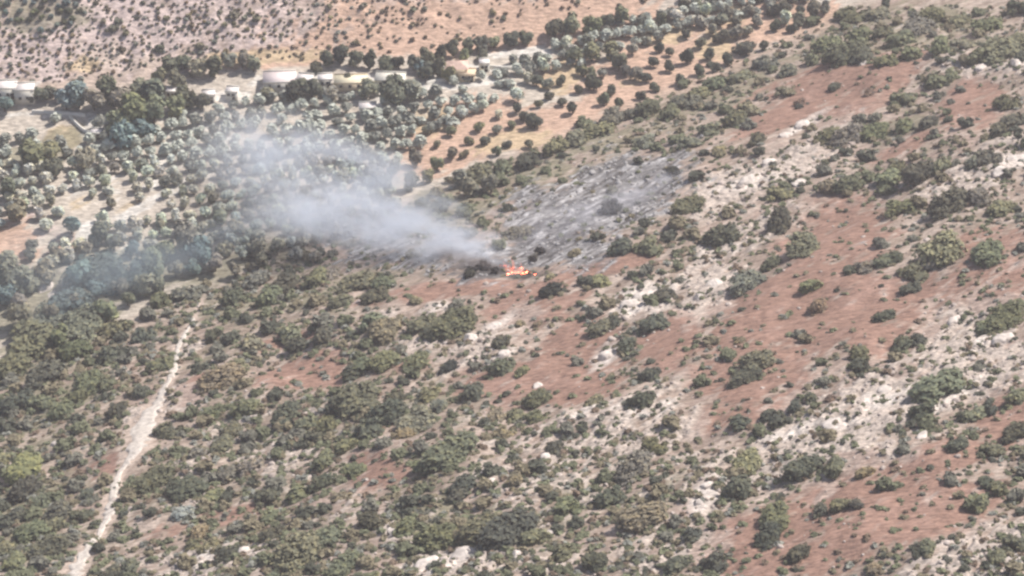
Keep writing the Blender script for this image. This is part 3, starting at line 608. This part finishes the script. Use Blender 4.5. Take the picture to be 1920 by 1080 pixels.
# loose stones
def rock(seed, sub=ICO1, flat=.55):
    r = np.random.default_rng(seed); v, f = sub; v = v.copy()
    n = r.normal(size=(7, 3)); n /= np.linalg.norm(n, axis=1)[:, None]; d = r.uniform(.55, .9, 7)
    for a, b in zip(n, d):
        h = v@a; v = v - np.maximum(h-b, 0)[:, None]*a
    v = v*(1+r.uniform(-.07, .07, (len(v), 1))); v[:, 2] *= flat; return v, f
L = []; rt = random.Random(41)
for _ in range(60000): L.append((rt.uniform(-20, 1940), rt.uniform(10, 1095), rt.uniform(2.5, 9)*(1+(rt.random() < .1)), 'D'))
x, y, t = at([l[0] for l in L], [l[1] for l in L]); mm = masks(x, y)
pr = (.012 + .22*mm['pale']**1.5*(1-.7*mm['red']) + .25*mm['ash'])*(dist_up(x, y) > 2)
k = RNG.uniform(0, 1, len(x)) < pr
x, y, t = x[k], y[k], t[k]; s = np.array([l[2] for l in L])[k]/F*t/2
ti = np.where(mm['ash'][k] > .3, 2, RNG.integers(0, 2, len(x)))
scatter('stones', [rock(i) for i in range(8)], np.column_stack([x, y, zg(x, y), s, ti]), M_RTONE, 'loose pale stones strewn over the bare parts of the slope', 'stones', [(.46, .39, .34), (.36, .30, .26), (.33, .315, .305)], 1.1)

# ------------------------------------------------------------------ rock outcrops
ROCKS = [(1140,668,50,'pale triangular slab below the cream rock patch'),(942,668,40,'narrow white slab right of the black bush'),(1210,558,60,'broad cream outcrop right of centre'),(1180,575,44,'cream ledge at the left end of the broad outcrop'),
 (925,615,40,'grey-pink ledge at the upper end of the pale streak'),(885,640,44,'grey-pink ledge at the lower end of the pale streak'),(825,575,22,'small white boulder left below the flames'),(1500,240,50,'long thin white ledge on the upper slope'),
 (1475,255,34,'pinkish ledge at the left end of the thin white one'),(1905,300,44,'grey-white boulder on the right edge of the photo'),(1875,325,40,'dark-streaked boulder left of the right edge boulder'),(1905,122,36,'rounded white boulder near the upper right corner'),
 (1840,130,40,'rough grey boulders below the upper right scrub'),(1440,310,44,'knobbly cream rock beside the grey scrub'),(1500,345,40,'cream rock under the right-hand scrub'),(1400,345,46,'low cream ledge above the burnt patch corner'),
 (1340,535,44,'pinkish boulder heap beside the red soil'),(1312,560,34,'smaller pinkish boulder left of the boulder heap'),(1325,915,36,'white rock at the top of the rocky gully'),(1310,945,30,'white rock at the foot of the rocky gully'),
 (740,995,34,'bluish white boulder left of the bottom thicket'),(800,1062,60,'long white ledge at the bottom edge of the photo'),(870,1045,50,'cream ledge right of the long bottom one'),(970,1040,36,'pointed cream rock under the dark thicket'),
 (400,1035,40,'grey rock left of the dark hollow'),(455,1040,40,'pinkish grey boulder right of the dark hollow'),(378,1050,34,'low pale rock in the bottom left stones'),(86,540,40,'tall white crag at the left edge above the scrub'),
 (98,552,26,'small white crag leaning on the tall one'),(24,595,24,'pale stone under the white crag'),(110,832,34,'pinkish boulder among the left scrub'),(1655,735,40,'pale hump on the bare slope'),(1560,800,44,'pale ledge low on the bare slope'),
 (1790,605,40,'cream boulder above the big pale slope shrub'),(1010,725,26,'white stone beside the middle green shrub'),(965,775,20,'small white stone right of the olive brown shrub'),(920,905,30,'white rib of rock in the lower middle'),(1020,860,28,'chalky stone in the stony lower middle'),
 (1730,820,36,'pale lump at the lower edge of the bare slope'),(1880,640,50,'pale ledge under the right edge shrub'),(1640,250,24,'grey stone inside the upper scrub belt'),(1620,118,30,'white ledge below the dark tree pair'),(1290,1010,34,'whitish rock left of the bottom shrub'),(1030,1000,26,'white boulder at the right end of the thicket')]
RM = [mesh_np('rock', *rock(50+i, ICO2, .5), M_ROCK) for i in range(6)]
x, y, t = at([r[0] for r in ROCKS], [r[1] for r in ROCKS]); z = zg(x, y)
for i, (px, py, wv, lab) in enumerate(ROCKS):
    s = wv/F*t[i]/2; o = link(bpy.data.objects.new('rock_outcrop', RM[i % 6])); r2 = random.Random(i)
    tag(o, lab, 'rock', 'pale rock outcrops on the near hillside')
    o.location = (x[i], y[i], z[i]+.04*s); o.rotation_euler = (r2.uniform(-.12, .12), r2.uniform(-.15, .15), R(48)+r2.uniform(-.3, .3))
    o.scale = (s*1.05, s*r2.uniform(.55, .8), s*r2.uniform(.5, .9)*(1.5 if 'crag' in lab else 1))

# ------------------------------------------------------------------ houses and walls of the valley
def boxv(x0, x1, y0, y1, z0, z1):
    V = [(x0,y0,z0),(x1,y0,z0),(x1,y1,z0),(x0,y1,z0),(x0,y0,z1),(x1,y0,z1),(x1,y1,z1),(x0,y1,z1)]
    return np.array(V, float), np.array([(0,3,2,1),(4,5,6,7),(0,1,5,4),(1,2,6,5),(2,3,7,6),(3,0,4,7)])
def bmesh_box(name, m, parent, *a):
    me = mesh_np(name, *boxv(*a), m); return link(bpy.data.objects.new(name, me), parent)
def house(px, py, w_, d_, h_, rot, label, wall=M_WALL, roof='flat', rm=M_ROOFW, windows=2, door=True):
    x, y, _ = at(px, py); z = float(zg(x, y)[0]); e = link(bpy.data.objects.new('house', None)); e.location = (x[0], y[0], z); e.rotation_euler = (0, 0, R(rot))
    tag(e, label, 'house', 'pale farm buildings of the valley')
    bmesh_box('wall', wall, e, -w_/2, w_/2, -d_/2, d_/2, -1.5, h_)
    if roof == 'flat':
        bmesh_box('roof', rm, e, -w_/2-.2, w_/2+.2, -d_/2-.2, d_/2+.2, h_+.003, h_+.25)
        for a in ((-w_/2-.2, w_/2+.2, -d_/2-.2, -d_/2), (-w_/2-.2, w_/2+.2, d_/2, d_/2+.2)): bmesh_box('parapet', wall, e, *a, h_+.255, h_+.6)
    elif roof == 'hip':
        o = .35; rh = 1.5; V = np.array([(-w_/2-o,-d_/2-o,h_+.003),(w_/2+o,-d_/2-o,h_+.003),(w_/2+o,d_/2+o,h_+.003),(-w_/2-o,d_/2+o,h_+.003),(-w_/2+d_/2,0,h_+rh),(w_/2-d_/2,0,h_+rh)])
        me = bpy.data.meshes.new('roof'); me.from_pydata([tuple(v) for v in V], [], [(0,1,5,4),(1,2,5),(2,3,4,5),(3,0,4),(3,2,1,0)]); me.materials.append(rm); link(bpy.data.objects.new('roof', me), e)
    for i in range(windows):
        cx = -w_/2 + w_*(i+.7)/(windows+.6)
        wd = bmesh_box('window', M_WALL, e, cx-.55, cx+.55, -d_/2-.09, -d_/2-.003, 1.05, 2.25)
        bmesh_box('pane', M_DARK, wd, cx-.42, cx+.42, -d_/2-.10, -d_/2-.093, 1.17, 2.13)
    if door: bmesh_box('door', M_DARK, e, w_/2-1.5, w_/2-.5, -d_/2-.06, -d_/2-.003, 0, 2.05)
house(856, 140, 6.4, 4.8, 3.2, 4, 'small house with a pink tiled roof and cream walls below the hedge', M_WALL2, 'hip', M_ROOF)
house(876, 148, 4.8, 3.6, 2.3, -2, 'low cream annex in front of the pink-roofed house', M_WALL2, 'flat', plain('cream_roof', (.72, .55, .38), .1))
house(908, 130, 2.8, 3, 2.6, 6, 'tiny white hut right of the pink-roofed house')
house(525, 160, 9.5, 6.5, 2.6, 4, 'wide pinkish white flat-roofed building at the left of the yards', M_WALL, 'flat', plain('pinkish_roof', (.70, .60, .57), .12), 3)
house(572, 160, 4.4, 3.6, 2.6, -12, 'white shed between dark trees right of the wide building')
house(610, 160, 4.0, 3.4, 2.6, 5, 'narrow white shed left of the cream yard')
house(658, 162, 9.5, 5.2, 2.4, 2, 'long cream flat-roofed building between the trees', M_WALL2, 'flat', plain('yellow_cream_roof', (.74, .66, .47), .1), 3)
house(732, 158, 8.6, 5.0, 2.4, -4, 'long white flat-roofed building above the dark oak', M_WALL, 'flat', plain('off_white_roof', (.72, .68, .58), .1), 3)
house(690, 212, 4.8, 3.4, 2.4, 3, 'single white building inside the olive grove')
house(392, 188, 3.6, 3, 2.4, 8, 'small white house with trees all round it')
house(436, 182, 3.4, 3, 2.4, -6, 'small white house right of its twin')
house(322, 182, 3.2, 2.8, 2.4, 0, 'half-hidden whitish hut inside the dark wood')
house(12, 180, 6.5, 4.6, 3.4, 0, 'white house cut by the left edge of the photo')
house(48, 186, 5.6, 4.2, 4.0, 5, 'tall white house beside the one on the left edge')
house(114, 188, 2.0, 2.2, 2.6, 0, 'white box-like hut between bluish trees')
house(182, 258, 3.0, 2.6, 2.0, 0, 'small white shed at the end of the white lane')
def wall(pts, label, h=1.0, th=.45):
    q = spline(np.array(pts, float), 8); x, y, _ = at(q[:, 0], q[:, 1]); z = zg(x, y); V = []; Fc = []
    for i in range(len(q)):
        j = min(i+1, len(q)-1); k = max(i-1, 0); L = math.hypot(x[j]-x[k], y[j]-y[k])+1e-6; nx, ny = -(y[j]-y[k])/L*th/2, (x[j]-x[k])/L*th/2
        V += [(x[i]-nx, y[i]-ny, z[i]-.6), (x[i]-nx, y[i]-ny, z[i]+h), (x[i]+nx, y[i]+ny, z[i]+h), (x[i]+nx, y[i]+ny, z[i]-.6)]
    for i in range(len(q)-1):
        for k in range(3): Fc.append((i*4+k, i*4+k+1, i*4+4+k+1, i*4+4+k))
    me = mesh_np('stone_wall', V, Fc, M_WALL); tag(link(bpy.data.objects.new('stone_wall', me)), label, 'wall')
wall([(60,212),(110,214),(160,218)], 'pale terrace wall below the white houses on the left')
wall([(130,220),(145,236),(165,250),(205,252)], 'curved whitish wall above the white lane')
wall([(800,158),(830,152),(885,148)], 'white wall in front of the pink-roofed house')
wall([(905,125),(950,130),(1000,118)], 'grey wall right of the tiny hut')
wall([(490,172),(488,190)], 'short white wall at the corner of the wide building', 1.4)

# ------------------------------------------------------------------ the fire
def flame_mesh(seed, h, r):
    rr = random.Random(seed); V = []; Fc = []; n = 9; k = 8; ph = rr.uniform(0, 6)
    for i in range(n):
        t = i/(n-1); rad = r*(math.sin(min(1, t*1.6+.25)*math.pi*.62))*(1-t)**.75 + .01
        ox = math.sin(t*4+ph)*.18*r*t*2 - t*t*h*.18; oy = math.cos(t*3+ph)*.15*r*t
        for j in range(k): a = 2*math.pi*j/k; V.append((ox+math.cos(a)*rad*(1+.2*math.sin(3*a+ph+t*5)), oy+math.sin(a)*rad*.7, t*h))
    for i in range(n-1):
        for j in range(k): a = i*k+j; b = i*k+(j+1) % k; Fc.append((a, b, b+k, a+k))
    return np.array(V), np.array(Fc)
def flame_mat():
    m = bpy.data.materials.new('flame'); m.use_nodes = True; t = m.node_tree; t.nodes.clear()
    out = N(t, 'ShaderNodeOutputMaterial'); em = N(t, 'ShaderNodeEmission'); tc = N(t, 'ShaderNodeTexCoord'); sep = N(t, 'ShaderNodeSeparateXYZ')
    t.links.new(tc.outputs['Generated'], sep.inputs[0]); geo = N(t, 'ShaderNodeNewGeometry'); n = noise(t, 1.5, geo.outputs['Position'], 3)
    t.links.new(ramp(t, sep.outputs[2], [(0, (1, .34, .17)), (.45, (1, .22, .10)), (1, (.9, .10, .05))]), em.inputs[0])
    a = N(t, 'ShaderNodeMath', operation='MULTIPLY'); t.links.new(ramp(t, n.outputs['Fac'], [(.35, g(.15)), (.62, g(1))]), a.inputs[0]); a.inputs[1].default_value = FLAME
    t.links.new(a.outputs[0], em.inputs[1]); t.links.new(em.outputs[0], out.inputs['Volume']); return m
FLAME = .7
MF = flame_mat()
fx, fy, ft = at(966, 510); FX, FY = float(fx[0]), float(fy[0]); FZ = float(zg(fx, fy)[0])
e = link(bpy.data.objects.new('fire', None)); e.location = (FX, FY, FZ)
tag(e, 'orange-red flames burning low on the hillside under the smoke', 'fire')
pm = float(ppm(FX, FY)); 
for i, (dx, dy, h, r) in enumerate([(-16,0,26,7),(-8,3,32,8),(0,2,22,7),(-3,-6,40,6),(8,1,24,8),(15,3,22,8),(22,1,14,7),(30,4,10,7),(38,5,6,6),(-20,-9,18,4),(12,-6,22,5),(-13,6,12,6)]):
    px, py = 966+dx, 510+dy; a, b, _ = at(px, py); me = mesh_np('flame', *flame_mesh(i, h/pm*.72, r/pm*.8), MF, True)
    o = link(bpy.data.objects.new('flame', me), e); o.location = (float(a[0])-FX, float(b[0])-FY, float(zg(a, b)[0])-FZ)
# charred shrubs beside the fire
for i, (px, py, wv, lab) in enumerate([(905,505,34,'charred bush in the brown smoke left of the flames'),(884,512,26,'smaller charred bush farthest left of the flames'),(930,512,24,'blackened stump of a bush touching the flames'),(1012,478,30,'scorched bush right above the flames'),(1000,492,22,'low scorched bush at the right edge of the flames')]):
    a, b, t = at(px, py); s = wv/F*float(t[0])/2; e2 = link(bpy.data.objects.new('charred_bush', None)); e2.location = (float(a[0]), float(b[0]), float(zg(a, b)[0])); e2.scale = (s, s, s*.9)
    tag(e2, lab, 'bush', 'burnt bushes around the fire')
    c = link(bpy.data.objects.new('foliage', TUFm[i % 6]), e2); c.color = (.035, .03, .028, 1); link(bpy.data.objects.new('stem', STEM[i % 3]), e2)

# ------------------------------------------------------------------ smoke (real volumes) and haze
def smoke(name, p0, p1, L, halfw, zlo, zhi, dens, col, label, seed=0., thr=.45, grow=1.0, nscale=.09, contrast=4.0, flat=.5, gp_=.7):
    """a box of smoke whose local x runs from p0 towards p1; density follows a widening plume broken up by noise"""
    p0 = np.array(p0, float); p1 = np.array(p1, float); d = p1-p0; yaw = math.atan2(d[1], d[0]); pitch = math.atan2(d[2], math.hypot(d[0], d[1]))
    me = mesh_np(name, *boxv(-L*.06, L, -halfw, halfw, zlo, zhi), None); o = link(bpy.data.objects.new(name, me))
    o.location = tuple(p0); o.rotation_euler = (0, -pitch, yaw)
    m = bpy.data.materials.new(name+'_volume'); m.use_nodes = True; t = m.node_tree; t.nodes.clear()
    out = N(t, 'ShaderNodeOutputMaterial'); v = N(t, 'ShaderNodeVolumePrincipled'); t.links.new(v.outputs[0], out.inputs['Volume'])
    v.inputs['Color'].default_value = (*col, 1); v.inputs['Anisotropy'].default_value = .3
    tc = N(t, 'ShaderNodeTexCoord'); sep = N(t, 'ShaderNodeSeparateXYZ'); t.links.new(tc.outputs['Object'], sep.inputs[0])
    def M(op, a, b=None, c=None, clamp=False):
        n = N(t, 'ShaderNodeMath', operation=op); n.use_clamp = clamp
        for i, q in enumerate((a, b, c)):
            if q is None: continue
            if isinstance(q, (int, float)): n.inputs[i].default_value = q
            else: t.links.new(q, n.inputs[i])
        return n.outputs[0]
    x, y, z = sep.outputs
    xs = M('DIVIDE', x, L)                                        # 0..1 along
    # slow meander
    mp = N(t, 'ShaderNodeMapping'); mp.inputs['Location'].default_value = (seed, seed*1.7, seed*.6); mp.inputs['Scale'].default_value = (.55, 1, 1.15); t.links.new(tc.outputs['Object'], mp.inputs[0])
    n1 = noise(t, nscale*.5, mp.outputs[0], 2, .5); n2 = noise(t, nscale, mp.outputs[0], 6, .62); n2.inputs['Distortion'].default_value = .6
    wid = M('MULTIPLY_ADD', M('POWER', M('MAXIMUM', xs, .0001), gp_), halfw*grow, halfw*.10)
    hgt = M('MULTIPLY_ADD', M('POWER', M('MAXIMUM', xs, .0001), gp_), (zhi-zlo)*.5*grow, (zhi-zlo)*.07)
    yc = M('DIVIDE', M('ADD', y, M('MULTIPLY_ADD', n1.outputs['Fac'], halfw*1.1, -halfw*.55)), wid)
    zc = M('DIVIDE', M('SUBTRACT', z, M('MULTIPLY_ADD', xs, (zhi+zlo)*.5, .6)), hgt)
    rad = M('SQRT', M('ADD', M('MULTIPLY', yc, yc), M('MULTIPLY', zc, zc)))
    fall = M('SUBTRACT', 1.0, rad, clamp=True)
    ends = M('MULTIPLY', M('MULTIPLY', M('SUBTRACT', 1.0, xs, clamp=True), 3.0, clamp=True), M('MULTIPLY', M('ADD', xs, .05), 14.0, clamp=True))
    nn = M('MULTIPLY', M('SUBTRACT', M('ADD', n2.outputs['Fac'], M('MULTIPLY', fall, .13)), thr), contrast, clamp=True)
    dn = M('MULTIPLY', M('MULTIPLY', nn, M('POWER', M('MULTIPLY', fall, 1.25, clamp=True), 1.3)), M('MULTIPLY', ends, dens))
    dn = M('MULTIPLY', dn, M('MULTIPLY_ADD', M('SUBTRACT', 1.0, xs, clamp=True), 1.6-flat*.8, flat))
    t.links.new(dn, v.inputs['Density']); me.materials.append(m)
    return tag(o, label, 'smoke', kind='stuff')
def gp(px, py, up=0):
    a, b, _ = at(px, py); return (float(a[0]), float(b[0]), float(zg(a, b)[0])+up)
smoke('smoke', (FX-1, FY+1, FZ+1), gp(540, 418, 4), 98, 19, -9, 13, .12, (.88, .92, .98), 'thick pale blue-grey smoke drifting left from the flames across the valley edge', 2.3, .50, contrast=7, flat=.75, nscale=.21, gp_=.6)
smoke('smoke', gp(940, 480, 4), gp(430, 435, 9), 82, 14, -8, 11, .12, (.86, .91, .98), 'low bank of smoke lying along the foot of the slope left of the flames', 4.9, .48, contrast=6, flat=1.0, nscale=.16, gp_=.5)
smoke('smoke', gp(930, 430, 2), gp(440, 335, 8), 100, 26, -8, 16, .085, (.86, .92, 1.0), 'thin upper veil of smoke spreading over the olive rows', 7.7, .47, contrast=6, flat=1.2, nscale=.12, gp_=.9)
smoke('smoke', (FX-2, FY, FZ), gp(850, 500, 2), 22, 5, -3, 4, .26, (.44, .39, .37), 'brownish dark smoke hugging the ground left of the flames', 5.1, .40)
smoke('smoke', gp(1290, 330, 1), gp(960, 480, 2), 62, 12, -3, 7, .10, (.88, .89, .95), 'thin wisps of smoke over the ash-grey burnt ground', 9.7, .49, contrast=7, nscale=.16)
smoke('smoke', gp(560, 440, 5), gp(110, 575, 6), 88, 24, -6, 14, .045, (.66, .76, .84), 'thin bluish smoke veil over the trees at the left', 14.2, .40, contrast=3, flat=1.0)

hz = mesh_np('haze', *boxv(-3200, 3200, -3100, 7100, -12, 520), None); ho = link(bpy.data.objects.new('haze', hz))
m = bpy.data.materials.new('haze_air'); m.use_nodes = True; t = m.node_tree; t.nodes.clear()
out = N(t, 'ShaderNodeOutputMaterial'); v = N(t, 'ShaderNodeVolumePrincipled'); v.inputs['Color'].default_value = (.95, .95, 1, 1); v.inputs['Density'].default_value = .00014; v.inputs['Anisotropy'].default_value = .2
t.links.new(v.outputs[0], out.inputs['Volume']); hz.materials.append(m)
tag(ho, 'thin pale haze lying over the whole valley', 'haze', kind='stuff')
